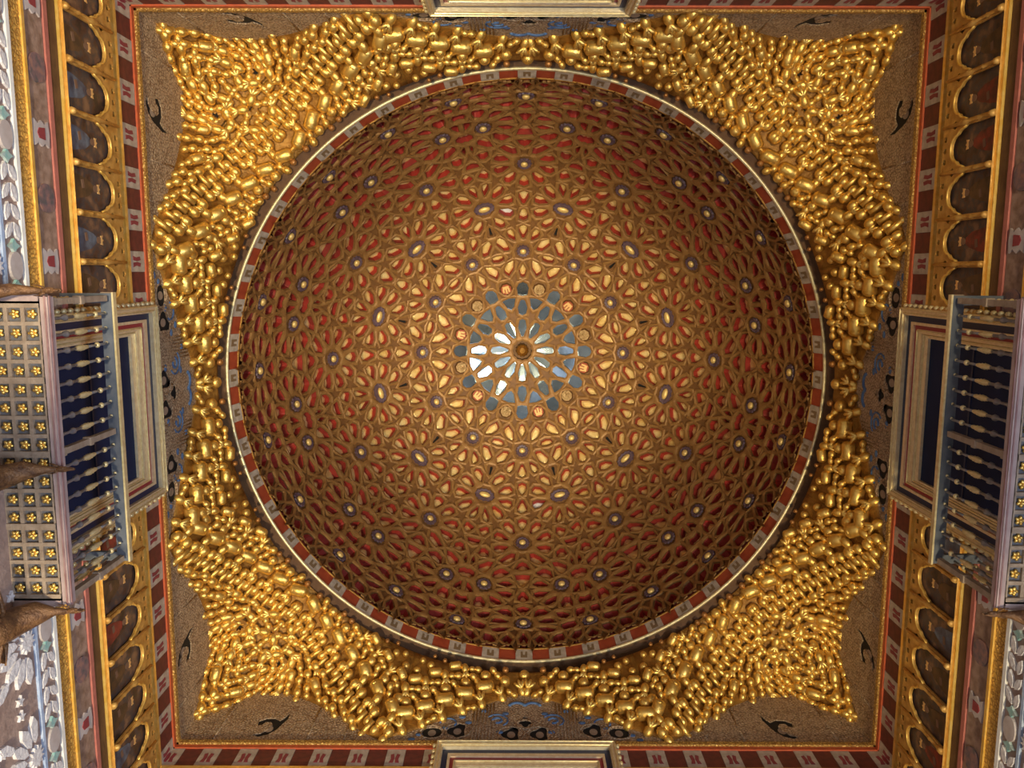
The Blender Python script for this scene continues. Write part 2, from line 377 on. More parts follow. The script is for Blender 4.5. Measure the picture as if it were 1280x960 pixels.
def inset(poly, d):
    n = len(poly); out = []
    ar = sum(poly[i][0] * poly[(i + 1) % n][1] - poly[(i + 1) % n][0] * poly[i][1] for i in range(n))
    for i in range(n):
        p0, p1, p2 = poly[i - 1], poly[i], poly[(i + 1) % n]
        a = (p1[0] - p0[0], p1[1] - p0[1]); c = (p2[0] - p1[0], p2[1] - p1[1])
        la, lc = hypot(*a) or 1e-9, hypot(*c) or 1e-9
        na = (-a[1] / la, a[0] / la); nc = (-c[1] / lc, c[0] / lc)
        bx, by = na[0] + nc[0], na[1] + nc[1]; k = 1 + na[0] * nc[0] + na[1] * nc[1]
        k = max(k, 0.45)
        out.append((p1[0] + bx / k * d, p1[1] + by / k * d))
    ar2 = sum(out[i][0] * out[(i + 1) % n][1] - out[(i + 1) % n][0] * out[i][1] for i in range(n))
    return out if ar2 > ar * 0.06 and ar2 > 0.00006 else None
def up3(c, q): return (c[0] + c[1] * q[0] + c[2] * q[1]).normalized()

dome = empty('dome', 'round gilded timber dome lined with interlaced star coffers, red towards its rim', 'dome', Matrix.Translation((0, 0, DH + ZC)))
dinv = Matrix.Translation((0, 0, -DH - ZC))
def dmake(bld, name, mats, smooth=False, parent=None):
    bld.v = [(x, y, z - DH - ZC) for x, y, z in bld.v]
    return bld.make(name, mats, parent or dome, smooth)
SW = 0.0079                                # half strap width, in radians
lat = MB(); back = MB()
def ring(bld, a, c_, offa, offc, mi=0):
    n = len(a); vs = [dpt(v, offa) for v in a] + [dpt(v, offc) for v in c_]
    bld.add(vs, [(k, (k + 1) % n, (k + 1) % n + n, k + n) for k in range(n)], mi)
holes = []
for i, (u, e1, e2, poly, _) in cells.items():
    if i >= nreal: continue
    ins = inset(poly, SW)
    if not ins: continue
    outer = [up3((u, e1, e2), q) for q in poly]; inn = [up3((u, e1, e2), q) for q in ins]
    ring(lat, outer, inn, -0.012, 0.0); ring(lat, inn, inn, 0.0, 0.035)
    holes.append((i, u, e1, e2, ins))
# the little star faces around each meeting point
vsite = {}
for i in st:
    for v in st[i]: vsite.setdefault(v, set()).add(i)
for v, ss in vsite.items():
    vp = vpos[v]
    if vp.z < -0.004: continue
    ss = [s_ for s_ in ss if (s_, v) in HEX]
    if len(ss) < 3: continue
    e1, e2 = frame(vp)
    ss.sort(key=lambda q: atan2(sites[q][0].dot(e2), sites[q][0].dot(e1)))
    pl = []
    for k, a in enumerate(ss):
        g = HEX[(a, v)]; pl.append((g.dot(e1) / g.dot(vp), g.dot(e2) / g.dot(vp)))
        c2 = ss[(k + 1) % len(ss)]
        com = [x for x in st[a] if x != v and x in st[c2]]
        if com:
            m = mids.get(frozenset((v, com[0])))
            if m is not None: pl.append((m.dot(e1) / m.dot(vp), m.dot(e2) / m.dot(vp)))
    outer = [up3((vp, e1, e2), q) for q in pl]; ins = inset(pl, SW * 0.9)
    if ins:
        inn = [up3((vp, e1, e2), q) for q in ins]
        ring(lat, outer, inn, -0.012, 0.0); ring(lat, inn, inn, 0.0, 0.03)
        n = len(inn); lat.add([dpt(q, 0.03) for q in inn], [tuple(range(n))], 1)
    else:
        lat.add([dpt(q, -0.012) for q in outer], [tuple(range(len(outer)))], 0)
o = dmake(lat, 'strap_lattice', ['strap', 'frame_dark'])
o['label'] = 'interlaced gilt timber straps forming twelve-pointed stars'

def coffer(bld, i, u, e1, e2, ins, kind):
    n = len(ins); f = (u, e1, e2)
    p2 = inset(ins, 0.0035) or [(x * 0.9, y * 0.9) for x, y in ins]
    a = [up3(f, q) for q in ins]; c_ = [up3(f, q) for q in p2]
    ring(bld, a, c_, 0.034, 0.036, 0)
    bot = [up3(f, (q[0] * 0.86, q[1] * 0.86)) for q in p2]
    ring(bld, c_, bot, 0.036, 0.145, 1)
    bv = [dpt(q, 0.145) for q in bot]
    gx = sum(q[0] for q in p2) / n; gy = sum(q[1] for q in p2) / n
    md = [dpt(up3(f, (gx + (q[0] * .86 - gx) * .6, gy + (q[1] * .86 - gy) * .6)), 0.125) for q in p2]
    bld.add(bv + md, [(k, (k + 1) % n, (k + 1) % n + n, k + n) for k in range(n)] + [tuple(range(n, 2 * n))], 2)
def smooth_gold(o):
    for p in o.data.polygons:
        if p.material_index == 9: p.use_smooth = True
    return o
rest = MB(); cand = []
DARK = {(37, 9), }
camp = Vector((-0.19, -1.7, ZC))
nboss = 0
def emblem_castle():
    b = MB()
    b.box(-.05, .05, -.02, .0, -.06, -.015)
    for x in (-.043, 0, .043):
        h = .055 if x == 0 else .035
        b.box(x - .014, x + .014, -.024, .0, -.02, h)
        for d in (-.011, .011): b.box(x + d - .004, x + d + .004, -.024, .0, h, h + .012)
    return b.data('castle_emblem', ['castle_gold'])
def emblem_lion():
    b = MB()
    b.ell((0, 0, .0), .035, .016, .016, rot=Matrix.Rotation(-1.0, 3, 'Y')); b.ell((.022, 0, .045), .02, .016, .018)
    for x, z, a in ((-.03, -.05, .8), (.0, -.05, 1.4), (.04, .01, .3), (.035, -.015, -.3)):
        b.ell((x, 0, z), .026, .008, .008, rot=Matrix.Rotation(a, 3, 'Y'))
    b.tube([(-.035, 0, -.02), (-.055, 0, .01), (-.045, 0, .04), (-.06, 0, .055)], .006, 6)
    return b.data('lion_emblem', ['lion'], True)
castle_me, lion_me = emblem_castle(), emblem_lion()
def basis(loc, x, z):                      # matrix from local x and z (z towards the viewer)
    z = z.normalized(); x = (x - z * x.dot(z)).normalized(); y = z.cross(x)
    m = Matrix((x, y, z)).transposed().to_4x4(); m.translation = loc; return m
def boss_mesh(oblong):
    b = MB(); n = 24; sx = 1.55 if oblong else 1.0
    rr = [(0.145 if k % 2 == 0 else 0.125) for k in range(n)]
    lo = [(rr[k] * sx * cos(2 * pi * k / n), rr[k] * sin(2 * pi * k / n)) for k in range(n)]
    vs = [(x, y, -0.02) for x, y in lo] + [(x * .92, y * .92, 0.012) for x, y in lo] + [(x * .55, y * .55, 0.0) for x, y in lo] + [(x * .5, y * .5, -0.05) for x, y in lo]
    fs = [(r * n + k, r * n + (k + 1) % n, (r + 1) * n + (k + 1) % n, (r + 1) * n + k) for r in range(3) for k in range(n)] + [tuple(3 * n + k for k in range(n)), tuple(range(n))]
    b.add(vs, fs); return b.data('star_boss', ['purple'])
def knob_mesh(oblong):
    b = MB(); b.ell((0, 0, 0.0), .12 if oblong else .068, .062, .045, 10, 6); return b.data('boss_knob', ['coffer_gold'], True)
BM = {0: boss_mesh(False), 1: boss_mesh(True)}; KM = {0: knob_mesh(False), 1: knob_mesh(True)}
for (i, u, e1, e2, ins) in holes:
    _, al, ph, kind, q = sites[i]
    f = (u, e1, e2); wd = Vector(dpt(u)) - camp
    size = sum(hypot(*q_) for q_ in ins) / len(ins); view = max(0.05, wd.normalized().dot(u)) * size
    if kind in ('boss', 'boss2'):
        ob = 1 if kind == 'boss2' else 0
        c = Vector(dpt(u, 0.0)) - Vector((0, 0, DH + ZC)); x = frame(u)[0]
        m = basis(c, x, -u)
        s_ = link('star_boss', BM[ob], dome, m); k_ = link('boss_knob', KM[ob], s_, Matrix.Translation((0, 0, 0.012)))
        bb = MB(); a = [up3(f, q_) for q_ in ins]; n = len(a)
        bb.add([dpt(q_, 0.034) for q_ in a], [tuple(range(n))]); back.add(bb.v, bb.f, 0)
        continue
    if kind == 'hub':
        b = MB(); n = 24
        for r0, z0, r1, z1 in ((.15, -.0, .13, -.04), (.13, -.04, .085, .02), (.085, .02, .06, -.03), (.06, -.03, .001, -.05)):
            vs = [((r0 if k % 2 or r0 < .1 else r0 * .85) * cos(2 * pi * k / n), (r0 if k % 2 or r0 < .1 else r0 * .85) * sin(2 * pi * k / n), z0 + DH + DV + ZC) for k in range(n)] + \
                 [((r1 if k % 2 or r1 < .1 else r1 * .85) * cos(2 * pi * k / n), (r1 if k % 2 or r1 < .1 else r1 * .85) * sin(2 * pi * k / n), z1 + DH + DV + ZC) for k in range(n)]
            b.add(vs, [(k, (k + 1) % n, (k + 1) % n + n, k + n) for k in range(n)])
        o = dmake(b, 'central_boss', ['gold_deep']); o['label'] = 'small gilt star boss at the apex'
        continue
    if kind.startswith('glass'):
        b = MB(); a = [up3(f, q_) for q_ in ins]; n = len(a)
        ring(b, a, a, 0.033, 0.05, 0)
        tl = random.uniform(-0.002, 0.002)
        b.add([dpt(q_, 0.045) for q_ in a], [tuple(range(n))], 0)
        o = dmake(b, 'mirror_pane', ['mirror'])
        continue
    if kind == 'medallion':
        b = MB(); n = 8; k0 = 0.030
        oc = [up3(f, (k0 * cos(pi / 8 + 2 * pi * k / n), k0 * sin(pi / 8 + 2 * pi * k / n))) for k in range(n)]
        o2 = [up3(f, (k0 * .85 * cos(pi / 8 + 2 * pi * k / n), k0 * .85 * sin(pi / 8 + 2 * pi * k / n))) for k in range(n)]
        castle = (q % 2 == 0)
        a = [up3(f, q_) for q_ in ins]
        back.add([dpt(q_, 0.06) for q_ in a], [tuple(range(len(a)))], 0)
        ring(back, a, a, 0.033, 0.06, 0)
        ring(b, oc, o2, 0.05, 0.0, 0); b.add([dpt(q_, 0.0) for q_ in o2], [tuple(range(n))], 1)
        o = dmake(b, 'medallion', ['frame_dark', 'castle_red' if castle else 'lion'])
        o['label'] = 'red octagonal medallion with a gold castle' if castle else 'ochre octagonal medallion with a lion'
        c = Vector(dpt(u, -0.005)) - Vector((0, 0, DH + ZC))
        rad = Vector((u.x, u.y, 0)).normalized()
        # emblem stands with its foot towards the rim and faces down
        zt = -rad; zt = (zt - u * zt.dot(u)).normalized(); yv = -(-u); xv = yv.cross(zt)
        m = Matrix((xv, yv, zt)).transposed().to_4x4() @ Matrix.Scale(1.35, 4); m.translation = c
        e = link('castle_emblem' if castle else 'lion_emblem', castle_me if castle else lion_me, dome, m)
        e.parent = o; e.matrix_local = m
        continue
    if kind == 'dark':
        a = [up3(f, (q_[0] * .3, q_[1] * .9)) for q_ in ins]; a0 = [up3(f, q_) for q_ in ins]
        ring(lat2 if False else back, a0, a, 0.03, 0.03, 0); ring(back, a, a, 0.03, 0.1, 0)
        back.add([dpt(q_, 0.1) for q_ in a], [tuple(range(len(a)))], 1); continue
    cand.append((view, i, u, e1, e2, ins, kind, al, ph))
cand.sort(key=lambda c: -c[0])
for r, (view, i, u, e1, e2, ins, kind, al, ph) in enumerate(cand):
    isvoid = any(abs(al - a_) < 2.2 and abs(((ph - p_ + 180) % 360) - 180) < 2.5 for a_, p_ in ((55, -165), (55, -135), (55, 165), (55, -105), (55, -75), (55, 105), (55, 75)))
    lit = any(abs(al - a_) < .6 and abs(((ph - p_ + 180) % 360) - 180) < 1.5 for a_, p_ in ((38.6, -96.2), (42.3, 84.4)))  # coffers whose bottoms are painted white as glare
    if r < 300:
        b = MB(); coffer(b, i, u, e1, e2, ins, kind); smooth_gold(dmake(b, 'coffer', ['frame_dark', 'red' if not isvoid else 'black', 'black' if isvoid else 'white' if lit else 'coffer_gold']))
    else: coffer(rest, i, u, e1, e2, ins, kind)
o = smooth_gold(dmake(rest, 'outer_coffers', ['frame_dark', 'red', 'coffer_gold'])); o['kind'] = 'stuff'; o['label'] = 'red-sided coffers crowding towards the rim of the dome'
dmake(back, 'star_backing', ['frame_dark', 'black'])
# outer timber shell behind the coffers
b = MB(); na, nz = 72, 24; vs = []
for j in range(nz + 1):
    al = pi / 2 * j / nz
    for i in range(na):
        a = 2 * pi * i / na; vs.append(dpt(Vector((sin(al) * cos(a), sin(al) * sin(a), cos(al))), 0.22))
b.add(vs, [(j * na + i, j * na + (i + 1) % na, (j + 1) * na + (i + 1) % na, (j + 1) * na + i) for j in range(nz) for i in range(na)])
dmake(b, 'timber_shell', ['frame_dark'])
# rim: two gilt mouldings and the red and white frieze between them
def torus(R, z, r, name, m, seg=144, sides=8):
    b = MB(); vs = []
    for i in range(seg):
        a = 2 * pi * i / seg
        for k in range(sides):
            t = 2 * pi * k / sides; vs.append(((R + r * cos(t)) * cos(a), (R + r * cos(t)) * sin(a), z + r * sin(t) + ZC))
    b.add(vs, [(i * sides + k, ((i + 1) % seg) * sides + k, ((i + 1) % seg) * sides + (k + 1) % sides, i * sides + (k + 1) % sides) for i in range(seg) for k in range(sides)])
    return dmake(b, name, [m], True)
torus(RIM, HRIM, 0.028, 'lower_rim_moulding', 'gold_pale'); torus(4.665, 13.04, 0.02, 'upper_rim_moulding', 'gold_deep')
b = MB(); NB = 52
for k in range(NB * 2):
    a0, a1 = 2 * pi * (k - .5) / (2 * NB), 2 * pi * (k + .5) / (2 * NB); white = k % 2 == 0
    b = MB(); vs = []
    for j in range(3):
        a = a0 + (a1 - a0) * j / 2
        d = 0.012 if white else 0.0
        for r, z in ((4.735 - d, 12.77), (4.67 - d, 13.03), (4.80, 13.03), (4.84, 12.77)):
            vs.append((r * cos(a), r * sin(a), z + ZC))
    fs = [(j * 4 + q, (j + 1) * 4 + q, (j + 1) * 4 + (q + 1) % 4, j * 4 + (q + 1) % 4) for j in range(2) for q in range(4)] + [(0, 1, 2, 3), (8, 9, 10, 11)]
    b.add(vs, fs)
    if white:                              # painted crest on the pale block
        a = (a0 + a1) / 2; da = (a1 - a0)
        def pr(t, s_): 
            r = 4.735 + (4.67 - 4.735) * s_ - 0.016; aa = a + da * t; return (r * cos(aa), r * sin(aa), 12.77 + .26 * s_ + ZC)
        for pts in ([(-.2, .2), (.2, .2), (.2, .45), (-.2, .45)], [(-.2, .45), (-.05, .45), (-.08, .75), (-.2, .75)], [(.05, .45), (.2, .45), (.2, .75), (.08, .75)]):
            b.add([pr(*q) for q in pts], [(0, 1, 2, 3)], 1)
    dmake(b, 'frieze_block', ['frieze_white' if white else 'rim_red', 'crest_dark'])

# ------------------------------------------------------------------ muqarnas
AR0 = 4.70 * 12.2 / 12.70
def surf(ax, ay):
    """point of the muqarnas vault for plan coordinates seen from the room's centre; t is 0 at the dome, 1 at the wall"""
    r = hypot(ax, ay); ph = atan2(ay, ax); c = max(abs(cos(ph)), abs(sin(ph))); s_ = 5 * min(abs(cos(ph)), abs(sin(ph))) / c
    h1 = hb(s_); rb = 5 / c * 12.2 / h1
    t = min(1.06, max(-0.08, (r - AR0) / (rb - AR0)))
    diag = max(0.0, 1 - abs(s_ - 5) / 2.9)
    p = 1.0 + 0.9 * diag
    h = 12.69 + (h1 - 12.69) * (max(t, 0) ** p)
    k = h / 12.2
    return Vector((ax * k, ay * k, h + ZC)), t
def nrm(ax, ay):
    e = 0.04
    a = surf(ax + e, ay)[0] - surf(ax - e, ay)[0]; c = surf(ax, ay + e)[0] - surf(ax, ay - e)[0]
    n = a.cross(c)
    if n.z > 0: n.negate()
    return n.normalized()

def cap_mesh():                            # long faceted gilt barrel
    b = MB(); n = 8; prof = [(-.155, .02), (-.135, .075), (-.10, .104), (.10, .104), (.135, .075), (.155, .02)]
    vs = []
    for x, r in prof:
        for k in range(n): a = 2 * pi * (k + .5) / n; vs.append((x, r * cos(a), r * 1.1 * sin(a)))
    fs = [(j * n + k, j * n + (k + 1) % n, (j + 1) * n + (k + 1) % n, (j + 1) * n + k) for j in range(5) for k in range(n)] + [tuple(range(n)), tuple(5 * n + k for k in range(n))]
    b.add(vs, fs)
    for sx in (-1, 1): b.ell((sx * .085, 0, .02), .02, .11, .11, 8, 3)
    return b.data('gilt_barrel', ['gold'], True)
def claw_mesh():                           # three ridges opening like a paw
    b = MB()
    for a in (-.62, 0, .62):
        R = Matrix.Rotation(a, 3, 'Z'); b.ell(R @ Vector((.06, 0, .03)), .10, .040, .055, 6, 5, rot=R)
    b.ell((-.06, 0, .0), .11, .078, .075, 8, 5)
    return b.data('gilt_claw', ['gold'], True)
def ball_mesh(m='gold'):
    b = MB(); b.ell((0, 0, 0), .09, .09, .09, 10, 7); b.ell((0, 0, .075), .02, .02, .03, 6, 4); return b.data('gilt_pendant', [m], True)
def bulb_mesh():                           # two joined bulbs
    b = MB(); b.ell((-.055, 0, 0), .082, .07, .075, 8, 5); b.ell((.065, 0, .012), .075, .06, .07, 8, 5); b.ell((.0, 0, .03), .012, .05, .05, 6, 3)
    return b.data('gilt_bulb', ['gold'], True)
def bar_mesh():
    b = MB(); b.tube([(-.13, 0, 0), (.13, 0, 0)], .042, 8); b.ell((.13, 0, .0), .05, .05, .05, 7, 5); return b.data('gilt_bar', ['gold'], True)
def rosette_mesh():
    b = MB(); n = 16
    lo = [((.085 if k % 2 else .05) * cos(2 * pi * k / n), (.085 if k % 2 else .05) * sin(2 * pi * k / n)) for k in range(n)]
    hi = [(x * 1.5, y * 1.5) for x, y in ngon(0, 0, .085, .085, n)]
    vs = [(x, y, .05) for x, y in hi] + [(x, y, .045) for x, y in lo] + [(x, y, -.03) for x, y in lo]
    b.add(vs, [(r * n + k, r * n + (k + 1) % n, (r + 1) * n + (k + 1) % n, (r + 1) * n + k) for r in range(2) for k in range(n)], 0)
    b.add([(x, y, -.02) for x, y in lo], [tuple(range(n))], 1)
    b.ell((0, 0, 0.0), .02, .02, .02, 6, 4)
    return b.data('pierced_rosette', ['gold_deep', 'black'])
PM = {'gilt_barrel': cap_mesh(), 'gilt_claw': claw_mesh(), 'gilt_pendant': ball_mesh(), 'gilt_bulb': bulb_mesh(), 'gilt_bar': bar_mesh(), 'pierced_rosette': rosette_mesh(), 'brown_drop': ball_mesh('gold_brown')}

V = Vector
def rows_for_octant():
    """(kind, A, direction, scale) in the octant 0..45 degrees"""
    out = []
    def line(p0, p1, offs, phlo, phhi, first, start=0.0):
        d = (p1 - p0); L = d.length; d.normalize(); n = V((d.y, -d.x))            # n points away from the centre
        if n.dot(p0) < 0: n = -n
        for (off, kind, pitch, sh, sc, tilt) in offs:
            k = -3
            while True:
                s_ = start + sh + k * pitch; k += 1
                if s_ > L + 0.9: break
                q = p0 + d * s_ + n * off; ph = math.degrees(atan2(q.y, q.x))
                if not (phlo <= ph <= phhi): continue
                t = surf(q.x, q.y)[1]
                if t > 0.985 or q.length < AR0 + 0.13: continue
                kk = kind
                if first and kind == 'gilt_barrel' and s_ < 0.5: kk = 'gilt_pendant'
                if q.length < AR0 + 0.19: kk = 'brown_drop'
                dd = d
                if tilt: dd = V((d.x * cos(tilt) - d.y * sin(tilt), d.x * sin(tilt) + d.y * cos(tilt)))
                out.append((kk, q, dd, sc * (0.62 if kk == 'brown_drop' else 1.02 if kk == 'gilt_barrel' and abs(off) < .1 else 1)))
    P = .335
    O = [(0, 'gilt_barrel', P, .0, 1.0, .3), (.17, 'gilt_claw', P, .12, .95, 1.35), (.33, 'gilt_bulb', P, .22, 1.05, .5), (.46, 'gilt_claw', P, .05, .9, 1.2), (.60, 'gilt_bulb', P * .6, .1, 1.1, .9), (.74, 'gilt_claw', P * .7, .1, 1, 1.3),
         (-.155, 'gilt_pendant', P, -.06, .95, 0), (-.145, 'gilt_bulb', P, .11, .9, 1.0), (-.30, 'gilt_claw', P, -.1, .85, -1.4), (-.29, 'gilt_bulb', P, .07, .85, .3), (-.43, 'gilt_barrel', P, .03, .72, .25), (-.55, 'gilt_pendant', P * .7, .0, .7, 0), (-.66, 'gilt_pendant', P * .6, .1, .6, 0)]
    Vv = V((5.27, 2.0))
    line(V((4.745, 0)), Vv, O, 0, 21.6, True)
    D = V((3.40, 3.40)); E0 = V((5.08, 2.20))
    OD = [o_ for o_ in O if o_[0] < .3] + [(.33, 'gilt_bulb', P * .5, .08, 1.15, 1.45), (.49, 'gilt_bar', P * .5, .0, 1, 1.5)]
    line(D, E0, OD, 21.6, 45.0, False, .17)
    # squinch: arcs of bulbs around a focus on the diagonal, as far as the two small wall arches
    F = V((4.02, 4.02)); dd = (E0 - D).normalized(); nn = V((-dd.y, dd.x)); nn = nn if nn.dot(D) > 0 else -nn
    r = .17; ri = 0
    while r < 2.1:
        m = max(6, int(round(2 * pi * r / .185 / 2)) * 2)
        for k in range(m):
            a = pi / 4 + 2 * pi * (k + (.5 if ri % 2 else 0)) / m
            q = F + V((cos(a), sin(a))) * r; ph = math.degrees(atan2(q.y, q.x))
            if ph > 45.01 or ph < 21.6 or q.x < q.y - 1e-6: continue
            if (q - D).dot(nn) < .58: continue
            if surf(q.x, q.y)[1] > 0.985: continue
            tdir = V((-sin(a), cos(a)))
            kk = ['gilt_bulb', 'gilt_bulb', 'gilt_claw', 'gilt_bulb', 'gilt_bulb', 'gilt_claw', 'gilt_bulb'][(k + ri * 2) % 7]
            sc = .93 + .1 * ((k * 7 + ri) % 3) * .5
            if kk == 'gilt_bulb' and ri in (4, 6) and abs(k) % 4 == 1: kk = 'gilt_barrel'; sc = .8
            if kk == 'gilt_claw' and r > .95: kk = 'gilt_bulb'
            dirv = tdir if ri % 2 else V((cos(a), sin(a)))
            if ri > 2: dirv = (V((cos(a), sin(a))) * .8 + tdir * .6)
            out.append((kk, q, dirv, sc))
        r += .155; ri += 1
    # small drops filling what is left of the ground
    rg = random.Random(3); y = .02
    while y < 6:
        x = 4.4
        while x < 6.2:
            q = V((x + rg.uniform(-.02, .02), y)); ph = math.degrees(atan2(q.y, q.x))
            if 0 <= ph <= 45 and q.length > AR0 + .24 and surf(q.x, q.y)[1] < .97 and min((o_[1] - q).length for o_ in out) > .165:
                out.append(('gilt_bulb', q, V((cos(y * 9), sin(y * 9))), .78))
            x += .05
        y += .05
    x = 3.2
    while x < 4.4:
        y = 2.0
        while y < x:
            q = V((x, y)); ph = math.degrees(atan2(y, x))
            if 21.6 < ph <= 45 and q.length > AR0 + .24 and surf(x, y)[1] < .97 and min((o_[1] - q).length for o_ in out) > .165:
                out.append(('gilt_bulb', q, V((cos(y * 9), sin(y * 9))), .78))
            y += .05
        x += .05
    return out
octant = rows_for_octant()
LB = {'left': 'beside the wall of the brighter balcony on the left', 'right': 'over the wall of the dimmer balcony on the right',
      'back': 'between dome and top edge of the photo', 'front': 'between dome and window frame at the bottom of the photo'}
bands = {}; squin = {}
for k, side in enumerate(('right', 'front', 'left', 'back')):
    a = k * pi / 2
    bands[k] = empty('muqarnas_band', 'narrow gilded honeycomb vaulting ' + LB[side], 'vaulting', Matrix.Translation((4.9 * cos(a), 4.9 * sin(a), 12.2 + ZC)), 'gilded muqarnas around the dome')
for k, nm in enumerate(('bottom right corner, under the dimmer balcony', 'bottom left corner, under the brighter balcony', 'top left corner, brightest of the four', 'top right corner, above the dimmer balcony')):
    a = pi / 4 + k * pi / 2
    squin[k] = empty('muqarnas_squinch', 'broad gilded honeycomb squinch in the ' + nm, 'vaulting', Matrix.Translation((5.6 * cos(a), 5.6 * sin(a), 12.0 + ZC)), 'gilded muqarnas around the dome')
RNG = random.Random(5)
def rot2(v, a): return V((v.x * cos(a) - v.y * sin(a), v.x * sin(a) + v.y * cos(a)))
pcount = {}
for k in range(4):
    for mir in (0, 1):
        for (kind, q, d, sc) in octant:
            if mir and abs(q.y) < 1e-4: continue
            ph = math.degrees(atan2(q.y, q.x))
            q2, d2 = (V((q.x, -q.y)), V((d.x, -d.y))) if mir else (q.copy(), d.copy())
            if ph < 21.6: root = bands[k]
            else: root = squin[(k - 1) % 4] if mir else squin[k]
            q2 = rot2(q2, k * pi / 2); d2 = rot2(d2, k * pi / 2)
            P, t = surf(q2.x, q2.y); n = nrm(q2.x, q2.y)
            e = 0.05; T = (surf(q2.x + d2.x * e, q2.y + d2.y * e)[0] - surf(q2.x - d2.x * e, q2.y - d2.y * e)[0])
            toC = (camp - P).normalized()
            nn = (n * .75 + V((0, 0, -1)) * .55).normalized()
            m = basis(P + nn * (.085 + (.02 if kind == 'gilt_barrel' else 0) + RNG.uniform(-.008, .015)), T, nn) @ Matrix.Rotation(RNG.uniform(-.12, .12), 4, 'Z') @ Matrix.Scale(sc * RNG.uniform(.95, 1.05), 4)
            m = Matrix.Translation(-root.matrix_world.translation) @ m
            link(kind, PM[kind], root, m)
    for (fx, fy) in ((4.02, 4.02), (3.86, 4.52), (4.52, 3.86)):
        q2 = rot2(V((fx, fy)), k * pi / 2); P, t = surf(q2.x, q2.y); n = nrm(q2.x, q2.y); nn = (n * .7 + V((0, 0, -.6))).normalized()
        m = Matrix.Translation(-squin[k].matrix_world.translation) @ basis(P + nn * .09, V((q2.x, q2.y, 0)), nn)
        link('pierced_rosette', PM['pierced_rosette'], squin[k], m)
# gilt ground surface behind the pieces, shade of the gaps in its colour
def ground(p0, p1, root, nA, nT=14):
    b = MB(); vs = []
    for i in range(nA + 1):
        ph = p0 + (p1 - p0) * i / nA; c = max(abs(cos(ph)), abs(sin(ph))); s_ = 5 * min(abs(cos(ph)), abs(sin(ph))) / c
        rb = 5 / c * 12.2 / hb(s_)
        for j in range(nT + 1):
            r = AR0 + .19 + (rb - AR0 - .19) * j / nT
            P, t = surf(r * cos(ph), r * sin(ph)); vs.append(P - root.matrix_world.translation)
    b.add(vs, [(i * (nT + 1) + j, (i + 1) * (nT + 1) + j, (i + 1) * (nT + 1) + j + 1, i * (nT + 1) + j + 1) for i in range(nA) for j in range(nT)])
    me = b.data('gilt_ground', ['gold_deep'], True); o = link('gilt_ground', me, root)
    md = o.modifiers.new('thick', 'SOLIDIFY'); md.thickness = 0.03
for k in range(4):
    a = k * pi / 2; ground(a - radians(21.6), a + radians(21.6), bands[k], 36); ground(a + radians(21.6), a + radians(68.4), squin[k], 48)

# ------------------------------------------------------------------ upper walls: carved lunettes, frieze, mouldings
def crest_mesh():
    b = MB()
    for s_ in (-1, 1):
        b.plate([(s_ * .015, -.10), (s_ * .07, -.10), (s_ * .05, -.02), (s_ * .065, .08), (s_ * .02, .10), (s_ * .005, .0)], [], 0, .006)
    return b.data('crest_mark', ['crest'])
crest_me = crest_mesh()
fb_red = MB(); fb_red.box(-.128, .128, 0, .012, -.215, .215); fb_red = fb_red.data('frieze_block', ['frieze_red'])
fb_white = MB(); fb_white.box(-.128, .128, 0, .018, -.215, .215); fb_white = fb_white.data('frieze_block', ['frieze_white'])
LAB = {'left': 'the left wall of the photo', 'right': 'the right wall of the photo', 'back': 'the top wall of the photo', 'front': 'the bottom wall of the photo'}

def crescent(cx, cz, s_, flip=1):
    o = [(-.30, -.02), (-.22, .10), (-.10, .13), (.02, .17), (.10, .12), (.20, .15), (.30, .30), (.27, .10), (.16, .0), (.06, .02), (.0, .07), (-.08, .02), (-.18, .01), (-.24, -.06)]
    return [(cx + flip * x * s_, cz + z * s_) for x, z in o][::flip]
def horseshoe(cx, cz, f):
    o = [(-.16, -.26), (-.05, -.22), (.03, -.10), (.06, .04), (.02, .10), (-.06, .10), (-.09, .02), (-.16, .0), (-.17, .14), (-.08, .22), (.05, .23), (.14, .16), (.19, .24), (.24, .42), (.25, .20), (.20, .02), (.16, -.12), (.06, -.27), (-.06, -.33)]
    return [(cx + f * x, cz + z * .9) for x, z in o][::f]
def lobed(cx, cz, rx, rz, lob=4, d=.22):
    return [(cx + rx * (1 + d * cos(lob * a)) * cos(a), cz + rz * (1 + d * cos(lob * a)) * sin(a)) for a in [2 * pi * k / 28 for k in range(28)]]
